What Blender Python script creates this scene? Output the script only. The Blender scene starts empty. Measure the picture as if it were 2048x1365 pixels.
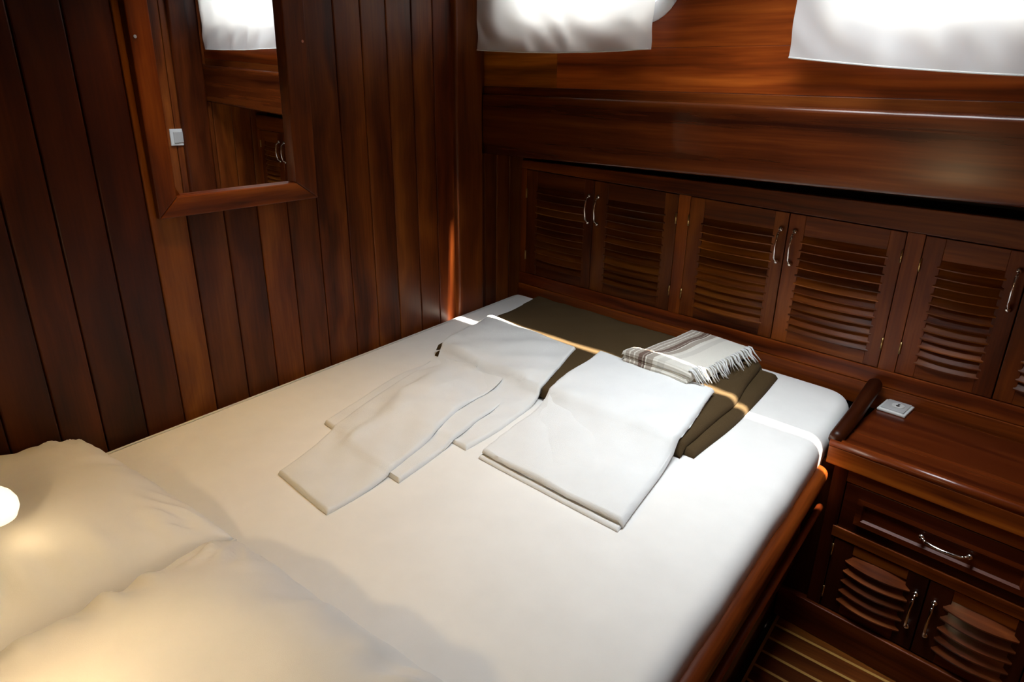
import bpy, bmesh, math, random
import numpy as np
from mathutils import Vector, Matrix

random.seed(7)
rng = np.random.default_rng(7)
SC = bpy.context.scene
COL = SC.collection

# ------------------------------------------------------------------ camera
cam_d = bpy.data.cameras.new('camera')
cam = bpy.data.objects.new('camera', cam_d)
COL.objects.link(cam)
cam_d.sensor_width = 36.0
cam_d.lens = 24.01
cam_d.clip_start = 0.02
right = Vector((0.80122882, 0.59815, 0.01536)).normalized()
fwd = Vector((-0.55907229, 0.74526392, -0.36334538)).normalized()
right = (right - fwd * right.dot(fwd)).normalized()
upv = right.cross(fwd)
m = Matrix((right, upv, -fwd)).transposed().to_4x4()
m.translation = Vector((1.6727, 0.0, 1.462))
cam.matrix_world = m
SC.camera = cam

# ------------------------------------------------------------------ world, sun, hatch daylight, exposure
w = bpy.data.worlds.new('sky')
SC.world = w
w.use_nodes = True
bg = w.node_tree.nodes['Background']
bg.inputs[0].default_value = (0.75, 0.87, 1.0, 1)
bg.inputs[1].default_value = 1.6

def lamp(name, kind, loc, energy, color, target=None, **kw):
    d = bpy.data.lights.new(name, kind)
    d.energy = energy
    d.color = color
    for k, v in kw.items():
        setattr(d, k, v)
    o = bpy.data.objects.new(name, d)
    COL.objects.link(o)
    o.location = loc
    if target is not None:
        o.rotation_euler = (Vector(target) - Vector(loc)).to_track_quat('-Z', 'Y').to_euler()
    return o

SUN_DIR = Vector((-0.2, -0.042, -1.0))
lamp('sun', 'SUN', Vector((1.0, 1.7, 1.0)) - SUN_DIR * 4, 60.0, (1.0, 0.93, 0.80), (1.0, 1.7, 1.0), angle=0.019)
lamp('hatch_daylight', 'AREA', (1.22, 1.46, 1.955), 10.0, (0.87, 0.945, 1.0), (1.22, 1.46, 0.0), shape='RECTANGLE', size=0.66, size_y=0.46, spread=math.radians(112))
for px_ in (0.455, 1.50):
    lamp('porthole_daylight', 'AREA', (px_ + 0.03, 2.31 - 0.13 * px_, 1.99), 9.0, (1.0, 0.98, 0.95),
         (px_, 1.97 - 0.13 * px_, 1.62), shape='RECTANGLE', size=0.70, size_y=0.36)
SC.view_settings.view_transform = 'Standard'
SC.view_settings.look = 'None'
SC.view_settings.exposure = 0.0
SC.view_settings.gamma = 1.0
SC.view_settings.use_curve_mapping = False

# ------------------------------------------------------------------ materials
def newmat(name):
    mt = bpy.data.materials.new(name)
    mt.use_nodes = True
    nt = mt.node_tree
    return mt, nt, nt.nodes['Principled BSDF']

def wood(name, dark, mid, light, axis='Z', rough=0.38, cross=16.0, along=0.9, coat=0.0, warp_amt=0.12, spec=0.24):
    mt, nt, b = newmat(name)
    N, L = nt.nodes, nt.links
    tc = N.new('ShaderNodeTexCoord')
    oi = N.new('ShaderNodeObjectInfo')
    off = N.new('ShaderNodeVectorMath'); off.operation = 'SCALE'
    cmb = N.new('ShaderNodeCombineXYZ')
    for i in range(3):
        L.new(oi.outputs['Random'], cmb.inputs[i])
    L.new(cmb.outputs[0], off.inputs[0]); off.inputs['Scale'].default_value = 9.7
    add = N.new('ShaderNodeVectorMath'); add.operation = 'ADD'
    L.new(tc.outputs['Object'], add.inputs[0]); L.new(off.outputs[0], add.inputs[1])
    # broad figure: gently warped streaks
    warp = N.new('ShaderNodeTexNoise'); warp.inputs['Scale'].default_value = 3.2; warp.inputs['Detail'].default_value = 2
    L.new(add.outputs[0], warp.inputs['Vector'])
    ws = N.new('ShaderNodeVectorMath'); ws.operation = 'SCALE'; ws.inputs['Scale'].default_value = warp_amt
    L.new(warp.outputs['Color'], ws.inputs[0])
    a2 = N.new('ShaderNodeVectorMath'); a2.operation = 'ADD'
    L.new(add.outputs[0], a2.inputs[0]); L.new(ws.outputs[0], a2.inputs[1])
    mp = N.new('ShaderNodeMapping')
    s = [cross] * 3
    s['XYZ'.index(axis)] = along
    mp.inputs['Scale'].default_value = s
    L.new(a2.outputs[0], mp.inputs['Vector'])
    n1 = N.new('ShaderNodeTexNoise'); n1.inputs['Scale'].default_value = 1.0; n1.inputs['Detail'].default_value = 3; n1.inputs['Roughness'].default_value = 0.5
    L.new(mp.outputs[0], n1.inputs['Vector'])
    # fine pores
    mp2 = N.new('ShaderNodeMapping')
    s2 = [170.0] * 3
    s2['XYZ'.index(axis)] = 6.0
    mp2.inputs['Scale'].default_value = s2
    L.new(add.outputs[0], mp2.inputs['Vector'])
    n2 = N.new('ShaderNodeTexNoise'); n2.inputs['Scale'].default_value = 1.0; n2.inputs['Detail'].default_value = 2
    L.new(mp2.outputs[0], n2.inputs['Vector'])
    mix = N.new('ShaderNodeMath'); mix.operation = 'MULTIPLY_ADD'
    L.new(n2.outputs['Fac'], mix.inputs[0]); mix.inputs[1].default_value = 0.22
    L.new(n1.outputs['Fac'], mix.inputs[2])
    ramp = N.new('ShaderNodeValToRGB')
    e = ramp.color_ramp.elements
    e[0].position = 0.37; e[0].color = (*dark, 1)
    e[1].position = 0.86; e[1].color = (*light, 1)
    k = e.new(0.61); k.color = (*mid, 1)
    L.new(mix.outputs[0], ramp.inputs['Fac'])
    mul = N.new('ShaderNodeMix'); mul.data_type = 'RGBA'; mul.blend_type = 'MULTIPLY'
    mul.inputs['Factor'].default_value = 1.0
    L.new(ramp.outputs['Color'], mul.inputs['A']); L.new(oi.outputs['Color'], mul.inputs['B'])
    L.new(mul.outputs['Result'], b.inputs['Base Color'])
    b.inputs['Roughness'].default_value = rough
    b.inputs['Coat Weight'].default_value = coat
    b.inputs['Specular IOR Level'].default_value = spec
    b.inputs['Coat Roughness'].default_value = 0.18
    bp = N.new('ShaderNodeBump'); bp.inputs['Strength'].default_value = 0.05; bp.inputs['Distance'].default_value = 0.002
    L.new(n2.outputs['Fac'], bp.inputs['Height']); L.new(bp.outputs[0], b.inputs['Normal'])
    return mt

def plain(name, col, rough=0.5, metal=0.0, **kw):
    mt, nt, b = newmat(name)
    b.inputs['Base Color'].default_value = (*col, 1)
    b.inputs['Roughness'].default_value = rough
    b.inputs['Metallic'].default_value = metal
    for k, v in kw.items():
        b.inputs[k].default_value = v
    return mt

def cloth(name, col, bump=0.25, scale=900.0, rough=0.9, wrinkle=0.0, sheen=0.1):
    mt, nt, b = newmat(name)
    N, L = nt.nodes, nt.links
    tc = N.new('ShaderNodeTexCoord')
    n1 = N.new('ShaderNodeTexNoise'); n1.inputs['Scale'].default_value = scale; n1.inputs['Detail'].default_value = 1
    L.new(tc.outputs['Object'], n1.inputs['Vector'])
    n2 = N.new('ShaderNodeTexNoise'); n2.inputs['Scale'].default_value = 14.0; n2.inputs['Detail'].default_value = 4
    L.new(tc.outputs['Object'], n2.inputs['Vector'])
    ma = N.new('ShaderNodeMath'); ma.operation = 'MULTIPLY_ADD'
    L.new(n2.outputs['Fac'], ma.inputs[0]); ma.inputs[1].default_value = wrinkle
    L.new(n1.outputs['Fac'], ma.inputs[2])
    bp = N.new('ShaderNodeBump'); bp.inputs['Strength'].default_value = bump; bp.inputs['Distance'].default_value = 0.0012
    L.new(ma.outputs[0], bp.inputs['Height']); L.new(bp.outputs[0], b.inputs['Normal'])
    v = N.new('ShaderNodeMix'); v.data_type = 'RGBA'
    v.inputs['A'].default_value = (*[c * 0.93 for c in col], 1)
    v.inputs['B'].default_value = (*[min(1, c * 1.04) for c in col], 1)
    L.new(n2.outputs['Fac'], v.inputs['Factor'])
    L.new(v.outputs['Result'], b.inputs['Base Color'])
    b.inputs['Roughness'].default_value = rough
    b.inputs['Sheen Weight'].default_value = sheen
    b.inputs['Specular IOR Level'].default_value = 0.2
    return mt

D, MI, LI = (0.030, 0.0052, 0.0010), (0.105, 0.0235, 0.0034), (0.20, 0.057, 0.0085)
M = {}
M['wood_z'] = wood('mahogany_upright', D, MI, LI, 'Z', cross=12.0, along=0.9)
M['wood_x'] = wood('mahogany_long', D, MI, LI, 'X', cross=24, along=0.7, warp_amt=0.035)
M['wood_y'] = wood('mahogany_deep', D, MI, LI, 'Y', cross=24, along=0.7, warp_amt=0.035)
M['wood_gloss'] = wood('varnished_mahogany', D, MI, LI, 'X', rough=0.26, coat=0.05, cross=24, along=0.6, warp_amt=0.03, spec=0.5)
M['floor'] = wood('floor_mahogany', D, MI, LI, 'X', rough=0.32)
M['slat_gloss'] = wood('varnished_slat', D, MI, LI, 'X', rough=0.30, coat=0.2, cross=24, along=0.6, warp_amt=0.03, spec=0.6)
M['holly'] = plain('pale_caulking', (0.42, 0.23, 0.055), 0.45)
M['dark'] = plain('shadowed_backing', (0.012, 0.004, 0.002), 0.7)  # near-black: shade behind slats and in the locker gap is in the colour
M['chrome'] = plain('polished_steel', (0.80, 0.77, 0.72), 0.16, 1.0)
M['brass'] = plain('brass', (0.62, 0.42, 0.16), 0.28, 1.0)
M['mirror'] = plain('mirror_glass', (0.86, 0.86, 0.86), 0.01, 1.0)
M['plastic'] = plain('white_plastic', (0.72, 0.72, 0.70), 0.35)
M['plastic_grey'] = plain('grey_plastic', (0.50, 0.50, 0.49), 0.4)
M['black'] = plain('black_plastic', (0.01, 0.01, 0.01), 0.4)
M['ring'] = plain('white_enamel', (0.75, 0.76, 0.78), 0.25)
M['ceil'] = plain('cream_ceiling', (0.30, 0.24, 0.18), 0.6)
M['sheet'] = cloth('cream_white_sheet', (0.80, 0.775, 0.74), 0.12, wrinkle=0.5)
M['towel'] = cloth('white_terry', (0.76, 0.755, 0.74), 0.5, 700, wrinkle=1.2)
M['pillow'] = cloth('white_pillowcase', (0.78, 0.745, 0.70), 0.15, wrinkle=0.8)
M['brown'] = cloth('brown_fleece', (0.068, 0.041, 0.016), 0.8, 500, 0.95, 1.5, 0.0)

def curtain_mat():
    mt, nt, b = newmat('white_curtain_cotton')
    N, L = nt.nodes, nt.links
    b.inputs['Base Color'].default_value = (0.80, 0.79, 0.77, 1)
    b.inputs['Roughness'].default_value = 0.95
    tr = N.new('ShaderNodeBsdfTranslucent'); tr.inputs[0].default_value = (0.85, 0.84, 0.80, 1)
    mx = N.new('ShaderNodeMixShader'); mx.inputs[0].default_value = 0.55
    L.new(b.outputs[0], mx.inputs[1]); L.new(tr.outputs[0], mx.inputs[2])
    L.new(mx.outputs[0], N['Material Output'].inputs[0])
    tc = N.new('ShaderNodeTexCoord')
    n1 = N.new('ShaderNodeTexNoise'); n1.inputs['Scale'].default_value = 500
    L.new(tc.outputs['Object'], n1.inputs['Vector'])
    bp = N.new('ShaderNodeBump'); bp.inputs['Strength'].default_value = 0.1; bp.inputs['Distance'].default_value = 0.001
    L.new(n1.outputs['Fac'], bp.inputs['Height']); L.new(bp.outputs[0], b.inputs['Normal'])
    return mt
M['curtain'] = curtain_mat()

def striped_mat():
    mt, nt, b = newmat('striped_cotton')
    N, L = nt.nodes, nt.links
    tc = N.new('ShaderNodeTexCoord'); sp = N.new('ShaderNodeSeparateXYZ')
    L.new(tc.outputs['UV'], sp.inputs[0])
    r = N.new('ShaderNodeValToRGB'); r.color_ramp.interpolation = 'CONSTANT'
    cream, taupe, brn = (0.72, 0.68, 0.60, 1), (0.40, 0.34, 0.28, 1), (0.16, 0.10, 0.075, 1)
    stops = [(0.0, cream), (0.07, taupe), (0.12, cream), (0.14, taupe), (0.19, cream), (0.21, taupe), (0.26, brn), (0.32, taupe), (0.335, brn),
             (0.36, cream), (0.38, taupe), (0.47, cream), (0.54, (0.62, 0.58, 0.51, 1)), (0.64, cream)]
    e = r.color_ramp.elements
    e[0].position, e[0].color = stops[0]
    e[1].position, e[1].color = stops[1]
    for p, c in stops[2:]:
        k = e.new(p); k.color = c
    wv = N.new('ShaderNodeTexNoise'); wv.inputs['Scale'].default_value = 60
    L.new(tc.outputs['UV'], wv.inputs['Vector'])
    ma = N.new('ShaderNodeMath'); ma.operation = 'MULTIPLY_ADD'; ma.inputs[1].default_value = 0.03
    L.new(wv.outputs['Fac'], ma.inputs[0]); L.new(sp.outputs[0], ma.inputs[2])
    L.new(ma.outputs[0], r.inputs['Fac'])
    L.new(r.outputs['Color'], b.inputs['Base Color'])
    b.inputs['Roughness'].default_value = 0.95
    wa = N.new('ShaderNodeTexWave'); wa.inputs['Scale'].default_value = 26; wa.bands_direction = 'Y'
    L.new(tc.outputs['UV'], wa.inputs['Vector'])
    bp = N.new('ShaderNodeBump'); bp.inputs['Strength'].default_value = 0.5; bp.inputs['Distance'].default_value = 0.002
    L.new(wa.outputs['Fac'], bp.inputs['Height']); L.new(bp.outputs[0], b.inputs['Normal'])
    return mt
M['striped'] = striped_mat()

def emit(name, col, s):
    mt = bpy.data.materials.new(name); mt.use_nodes = True
    nt = mt.node_tree
    b = nt.nodes['Principled BSDF']
    b.inputs['Base Color'].default_value = (0.9, 0.88, 0.82, 1)
    b.inputs['Emission Color'].default_value = (*col, 1)
    b.inputs['Emission Strength'].default_value = s
    return mt
M['lampglass'] = emit('lit_opal_glass', (1.0, 0.86, 0.60), 1.25)

# ------------------------------------------------------------------ mesh helpers
class MB:
    def __init__(self):
        self.v = []; self.f = []; self.uv = None
    def quadgrid(self, P, flip=False, close_u=False):
        """P: array (nu, nv, 3)"""
        nu, nv = len(P), len(P[0]); b = len(self.v)
        for row in P:
            self.v += [tuple(p) for p in row]
        for i in range(nu if close_u else nu - 1):
            for j in range(nv - 1):
                q = [b + i * nv + j, b + ((i + 1) % nu) * nv + j, b + ((i + 1) % nu) * nv + j + 1, b + i * nv + j + 1]
                self.f.append(q[::-1] if flip else q)
        return b
    def hexa(self, p):
        """8 points: bottom ring 0-3 (ccw from above), top ring 4-7"""
        b = len(self.v); self.v += [tuple(q) for q in p]
        for f in ((0, 3, 2, 1), (4, 5, 6, 7), (0, 1, 5, 4), (1, 2, 6, 5), (2, 3, 7, 6), (3, 0, 4, 7)):
            self.f.append([b + i for i in f])
        return self
    def box(self, x0, x1, y0, y1, z0, z1):
        return self.hexa([(x0, y0, z0), (x1, y0, z0), (x1, y1, z0), (x0, y1, z0), (x0, y0, z1), (x1, y0, z1), (x1, y1, z1), (x0, y1, z1)])
    def slope(self, x0, x1, y0, y1, zb0, zb1, zt0, zt1):
        """box whose bottom / top heights differ at x0 and x1"""
        return self.hexa([(x0, y0, zb0), (x1, y0, zb1), (x1, y1, zb1), (x0, y1, zb0), (x0, y0, zt0), (x1, y0, zt1), (x1, y1, zt1), (x0, y1, zt0)])
    def tube(self, pts, r, n=10, cap=True):
        pts = [Vector(p) for p in pts]
        rs = r if isinstance(r, (list, tuple)) else [r] * len(pts)
        rings = []
        for i, p in enumerate(pts):
            t = (pts[min(i + 1, len(pts) - 1)] - pts[max(i - 1, 0)]).normalized()
            a = Vector((0, 0, 1)) if abs(t.z) < 0.9 else Vector((1, 0, 0))
            u = t.cross(a).normalized(); v = t.cross(u)
            rings.append([p + (u * math.cos(2 * math.pi * k / n) + v * math.sin(2 * math.pi * k / n)) * rs[i] for k in range(n)])
        b = len(self.v)
        for rg in rings:
            self.v += [tuple(q) for q in rg]
        for i in range(len(pts) - 1):
            for k in range(n):
                self.f.append([b + i * n + k, b + i * n + (k + 1) % n, b + (i + 1) * n + (k + 1) % n, b + (i + 1) * n + k])
        if cap:
            self.f.append([b + k for k in range(n)][::-1])
            self.f.append([b + (len(pts) - 1) * n + k for k in range(n)])
        return self
    def ball(self, c, r, n=10, sq=(1, 1, 1)):
        c = Vector(c); b = len(self.v); h = n // 2
        for i in range(h + 1):
            th = math.pi * i / h
            for k in range(n):
                ph = 2 * math.pi * k / n
                self.v.append((c.x + r * sq[0] * math.sin(th) * math.cos(ph), c.y + r * sq[1] * math.sin(th) * math.sin(ph), c.z + r * sq[2] * math.cos(th)))
        for i in range(h):
            for k in range(n):
                self.f.append([b + i * n + k, b + (i + 1) * n + k, b + (i + 1) * n + (k + 1) % n, b + i * n + (k + 1) % n])
        return self
    def mesh(self, name, mat, bevel=0.0, smooth=False, segs=2, merge=False):
        me = bpy.data.meshes.new(name)
        me.from_pydata(self.v, [], self.f)
        bm = bmesh.new(); bm.from_mesh(me)
        if merge:
            bmesh.ops.remove_doubles(bm, verts=bm.verts, dist=1e-5)
        bmesh.ops.recalc_face_normals(bm, faces=bm.faces)
        if bevel:
            res = bmesh.ops.bevel(bm, geom=list(bm.edges), offset=bevel, segments=segs, profile=0.5, affect='EDGES', clamp_overlap=True)
            if segs > 2:
                for f in res['faces']:
                    f.smooth = True
        if smooth:
            for f in bm.faces:
                f.smooth = True
        bm.to_mesh(me); bm.free()
        if self.uv is not None:
            ul = me.uv_layers.new(name='UVMap')
            for lp in me.loops:
                ul.data[lp.index].uv = self.uv[lp.vertex_index]
        me.materials.append(mat)
        return me

def link(name, me, parent=None, tint=None, loc=None, rz=None):
    o = bpy.data.objects.new(name, me)
    COL.objects.link(o)
    if parent is not None:
        o.parent = parent
    if tint is not None:
        o.color = (tint[0], tint[1], tint[2], 1) if isinstance(tint, (tuple, list)) else (tint, tint, tint, 1)
    if loc is not None:
        o.location = loc
    if rz is not None:
        o.rotation_euler = (0, 0, rz)
    return o

def part(name, mb, mat, parent=None, bevel=0.0, smooth=False, tint=None, segs=2, **kw):
    return link(name, mb.mesh(name, M[mat], bevel, smooth, segs, **kw), parent, tint)

def empty(name, loc, rz=0.0):
    o = bpy.data.objects.new(name, None)
    o.empty_display_size = 0.05
    COL.objects.link(o)
    o.location = loc
    o.rotation_euler = (0, 0, rz)
    return o

def tag(o, label, cat, group=None):
    o['label'] = label; o['category'] = cat
    if group:
        o['group'] = group
    return o

def struct(o, label=None):
    o['kind'] = 'structure'
    if label:
        o['label'] = label
    return o

def tint(lo=0.7, hi=1.15):
    k = random.uniform(lo, hi)
    return (k, k * random.uniform(0.92, 1.06), k * random.uniform(0.85, 1.1))

# ------------------------------------------------------------------ the shell; most positions from here on are back-projected from image pixels
HS = 0.13                       # the hull side closes in by 13 cm per metre
HA = -math.atan(HS)             # its heading
HC = 1.0 / math.cos(HA)         # run along the hull per metre of X
XR = 1.931                      # right bulkhead

# left bulkhead: backing and upright boards
wl = struct(part('wall_left', MB().box(-0.06, -0.016, -0.75, 2.55, 0.0, 2.02), 'dark'), 'left bulkhead of upright dark mahogany boards')
joints = [-0.70, -0.60, -0.50, -0.40, -0.30, -0.205, -0.105, -0.005, 0.093, 0.19, 0.29, 0.388, 0.488, 0.579, 0.678, 0.777, 0.870, 0.970, 1.068, 1.164, 1.266, 1.376, 1.475, 1.575, 1.682, 1.779, 1.885, 1.965, 2.045, 2.118, 2.20, 2.285, 2.37, 2.46]
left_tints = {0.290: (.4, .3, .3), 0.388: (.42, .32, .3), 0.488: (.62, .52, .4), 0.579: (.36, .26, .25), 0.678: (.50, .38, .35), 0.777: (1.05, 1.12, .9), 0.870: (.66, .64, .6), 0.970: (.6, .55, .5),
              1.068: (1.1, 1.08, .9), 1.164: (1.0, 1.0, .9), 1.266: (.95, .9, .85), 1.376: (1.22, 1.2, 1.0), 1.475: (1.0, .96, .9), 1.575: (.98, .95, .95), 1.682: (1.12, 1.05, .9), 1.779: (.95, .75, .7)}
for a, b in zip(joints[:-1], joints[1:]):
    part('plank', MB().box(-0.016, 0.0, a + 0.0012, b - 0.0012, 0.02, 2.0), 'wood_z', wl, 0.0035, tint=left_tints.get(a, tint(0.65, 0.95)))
# corner post between the bulkhead and the hull side
struct(part('trim_1', MB().box(-0.01, 0.020, 1.868, 2.012, 0.55, 2.0), 'wood_z', None, 0.010, tint=(.85, .75, .75), segs=4), 'rounded upright mahogany corner post beside the first curtain')

# right bulkhead with upright boards (seen in the mirror)
wr = struct(part('wall_right', MB().box(XR + 0.016, XR + 0.06, -0.75, 2.35, 0.0, 2.02), 'dark'), 'right bulkhead of upright mahogany boards')
y = -0.70
while y < 2.06:
    part('plank', MB().box(XR, XR + 0.016, y + 0.0012, y + 0.0988, 0.02, 2.0), 'wood_z', wr, 0.0035, tint=tint(1.2, 1.9))
    y += 0.1
struct(part('trim_2', MB().box(XR - 0.022, XR + 0.01, 1.63, 1.772, 0.62, 2.0), 'wood_z', None, 0.012, tint=(.9, .75, .75), segs=4), 'rounded upright corner post at the right bulkhead')
struct(part('wall_back', MB().box(-0.06, XR + 0.06, -0.82, -0.75, 0.0, 2.02), 'wood_z', tint=0.7))

# ceiling: two panels and the hatch surround; a thin open gap lets a blade of sun in
def gy(x): return 1.919 - 0.09 * x
cl = MB()
GX0, GX1, GW = 0.215, 1.735, 0.0105
cl.hexa([(-0.06, -0.82, 2.0), (XR + 0.06, -0.82, 2.0), (XR + 0.06, gy(XR + .06) - GW, 2.0), (-0.06, gy(-.06) - GW, 2.0)] + [(-0.06, -0.82, 2.04), (XR + 0.06, -0.82, 2.04), (XR + 0.06, gy(XR + .06) - GW, 2.04), (-0.06, gy(-.06) - GW, 2.04)])
cl.hexa([(-0.06, gy(-.06) + GW, 2.0), (XR + 0.06, gy(XR + .06) + GW, 2.0), (XR + 0.06, 1.83, 2.0), (-0.06, 2.09, 2.0)] + [(-0.06, gy(-.06) + GW, 2.04), (XR + 0.06, gy(XR + .06) + GW, 2.04), (XR + 0.06, 1.83, 2.04), (-0.06, 2.09, 2.04)])
for a, b in ((-0.06, GX0), (GX1, XR + 0.06)):
    cl.hexa([(a, gy(a) - GW, 2.0), (b, gy(b) - GW, 2.0), (b, gy(b) + GW, 2.0), (a, gy(a) + GW, 2.0)] + [(a, gy(a) - GW, 2.04), (b, gy(b) - GW, 2.04), (b, gy(b) + GW, 2.04), (a, gy(a) + GW, 2.04)])
struct(part('ceiling', cl, 'ceil'))

# hull side: upper boards pierced by two portholes, in hull coordinates (u along, v outward, z up)
hw = empty('wall_far', (0, 2.040, 0), HA); struct(hw, 'hull side of horizontal mahogany boards with two portholes')
def rr(cx, cz, hw_, hh, r, n=8):
    pts = []
    for k, (sx, sz) in enumerate(((1, 1), (-1, 1), (-1, -1), (1, -1))):
        for i in range(n + 1):
            a = math.pi / 2 * (k + i / n)
            pts.append((cx + sx * (hw_ - r) + r * math.cos(a), cz + sz * (hh - r) + r * math.sin(a)))
    return pts
def pierced(mb, u0, u1, z0, z1, hole, v0, v1):
    cx = sum(p[0] for p in hole) / len(hole); cz = sum(p[1] for p in hole) / len(hole)
    n = len(hole) // 4
    outer = []
    for q in range(4):
        arc = hole[q * n:(q + 1) * n]
        cu, cz_ = ((u1, z1), (u0, z1), (u0, z0), (u1, z0))[q]
        hm = n // 2
        for k, p in enumerate(arc):
            if k <= hm:      # first half lies on the side the arc starts from
                f = k / hm
                outer.append((cu, arc[0][1] + (cz_ - arc[0][1]) * f) if q % 2 == 0 else (arc[0][0] + (cu - arc[0][0]) * f, cz_))
            else:
                f = (k - hm) / (n - 1 - hm)
                outer.append((cu + (arc[-1][0] - cu) * f, cz_) if q % 2 == 0 else (cu, cz_ + (arc[-1][1] - cz_) * f))
    # order along the rim: force points before / after the corner onto the right side
    N_ = len(hole)
    b = len(mb.v)
    for v in (v0, v1):
        mb.v += [(p[0], v, p[1]) for p in hole]
        mb.v += [(p[0], v, p[1]) for p in outer]
    for i in range(N_):
        j = (i + 1) % N_
        mb.f.append([b + i, b + j, b + N_ + j, b + N_ + i])
        mb.f.append([b + 2 * N_ + i, b + 3 * N_ + i, b + 3 * N_ + j, b + 2 * N_ + j])
        mb.f.append([b + i, b + 2 * N_ + i, b + 2 * N_ + j, b + j])
HOLES = [(0.455 * HC, 1.745, 0.305, 0.112), (1.50 * HC, 1.715, 0.305, 0.112)]
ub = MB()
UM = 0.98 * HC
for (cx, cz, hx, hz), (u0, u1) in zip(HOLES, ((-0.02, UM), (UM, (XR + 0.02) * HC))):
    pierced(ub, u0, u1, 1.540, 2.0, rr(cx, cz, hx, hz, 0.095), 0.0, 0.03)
part('board', ub, 'wood_x', hw, merge=True, tint=(2.2, 1.75, 1.3))  # boards tinted up; orange glow around the curtains is put into their colour
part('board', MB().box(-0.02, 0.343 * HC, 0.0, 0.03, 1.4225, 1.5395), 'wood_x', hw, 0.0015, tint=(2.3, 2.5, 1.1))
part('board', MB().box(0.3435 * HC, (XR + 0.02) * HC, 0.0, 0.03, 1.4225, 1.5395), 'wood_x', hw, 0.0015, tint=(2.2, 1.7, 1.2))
part('board', MB().box(-0.02, (XR + 0.02) * HC, 0.0, 0.03, 1.36, 1.4220), 'wood_x', hw, 0.0015, tint=(1.4, 1.3, 1.2))
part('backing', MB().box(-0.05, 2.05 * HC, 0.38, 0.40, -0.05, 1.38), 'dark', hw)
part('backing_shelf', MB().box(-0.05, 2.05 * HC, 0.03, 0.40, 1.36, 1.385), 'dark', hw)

def porthole(i, cx, cz, hx, hz):
    p = empty('window_%d' % i, (0, 2.040, 0), HA)
    struct(p, ['white-rimmed rounded porthole behind the first curtain', 'white-rimmed rounded porthole behind the second curtain'][i - 1])
    outer, inner = rr(cx, cz, hx + 0.030, hz + 0.030, 0.12), rr(cx, cz, hx - 0.012, hz - 0.012, 0.085)
    mid = rr(cx, cz, hx + 0.010, hz + 0.010, 0.105)
    mb = MB()
    prof = [(outer, 0.001), (outer, -0.004), (mid, -0.012), (inner, -0.008), (inner, 0.035)]
    mb.quadgrid(np.array([[(q[0], v, q[1]) for q in ring + ring[:1]] for ring, v in prof]))
    part('porthole_rim', mb, 'ring', p, smooth=True)
    g = MB()
    ring = rr(cx, cz, hx - 0.011, hz - 0.011, 0.086)
    b = len(g.v); g.v += [(q[0], 0.022, q[1]) for q in ring] + [(q[0], 0.028, q[1]) for q in ring]
    n = len(ring)
    g.f += [[b + k for k in range(n)], [b + n + k for k in range(n)][::-1]] + [[b + k, b + (k + 1) % n, b + n + (k + 1) % n, b + n + k] for k in range(n)]
    part('pane', g, 'pane', p)
gm, nt_, b_ = newmat('porthole_glass')
b_.inputs['Base Color'].default_value = (0.9, 0.95, 1, 1); b_.inputs['Roughness'].default_value = 0.03
tr_ = nt_.nodes.new('ShaderNodeBsdfTransparent'); mx_ = nt_.nodes.new('ShaderNodeMixShader'); mx_.inputs[0].default_value = 0.06
nt_.links.new(tr_.outputs[0], mx_.inputs[1]); nt_.links.new(b_.outputs[0], mx_.inputs[2])
nt_.links.new(mx_.outputs[0], nt_.nodes['Material Output'].inputs[0])
M['pane'] = gm
for i, h in enumerate(HOLES):
    porthole(i + 1, *h)

# fascia: thick rounded board under the portholes, overhanging the lockers
fs = MB()
prof = []
def fascia_row(u):
    x = u / HC
    zb = 1.188 + 0.0155 * x
    zt = 1.398 - 0.001 * x
    r = 0.013
    pts = [(0.25, zb + 0.0), (0.012, zb)]
    pts += [(0.008 - 0.008 * math.sin(a), zb + 0.008 - 0.008 * math.cos(a)) for a in np.linspace(0, math.pi / 2, 5)]
    pts += [(0.0, zb + 0.05), (0.0, zt - r)]
    pts += [(r - r * math.cos(a), zt - r + r * math.sin(a)) for a in np.linspace(0, math.pi / 2, 6)]
    pts += [(0.03, zt), (0.25, zt)]
    return [(u, v, z) for v, z in pts]
us = np.linspace(-0.02, (XR + 0.01) * HC, 3)
fs.quadgrid(np.array([fascia_row(u) for u in us]))
rows = [fascia_row(u) for u in us]
n0 = len(fs.v); fs.v += rows[0]; fs.f.append(list(range(n0, n0 + len(rows[0]))))
n0 = len(fs.v); fs.v += rows[-1]; fs.f.append(list(range(n0, n0 + len(rows[-1]))))
fo = part('trim_3', fs, 'wood_gloss', None, smooth=True, tint=(.62, .50, .50))
fo.location = (0, 2.019, 0); fo.rotation_euler = (0, 0, HA)
fo.data.set_sharp_from_angle(angle=math.radians(60))
struct(fo, 'deep mahogany fascia with rounded top edge above the louvred lockers')

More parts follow.
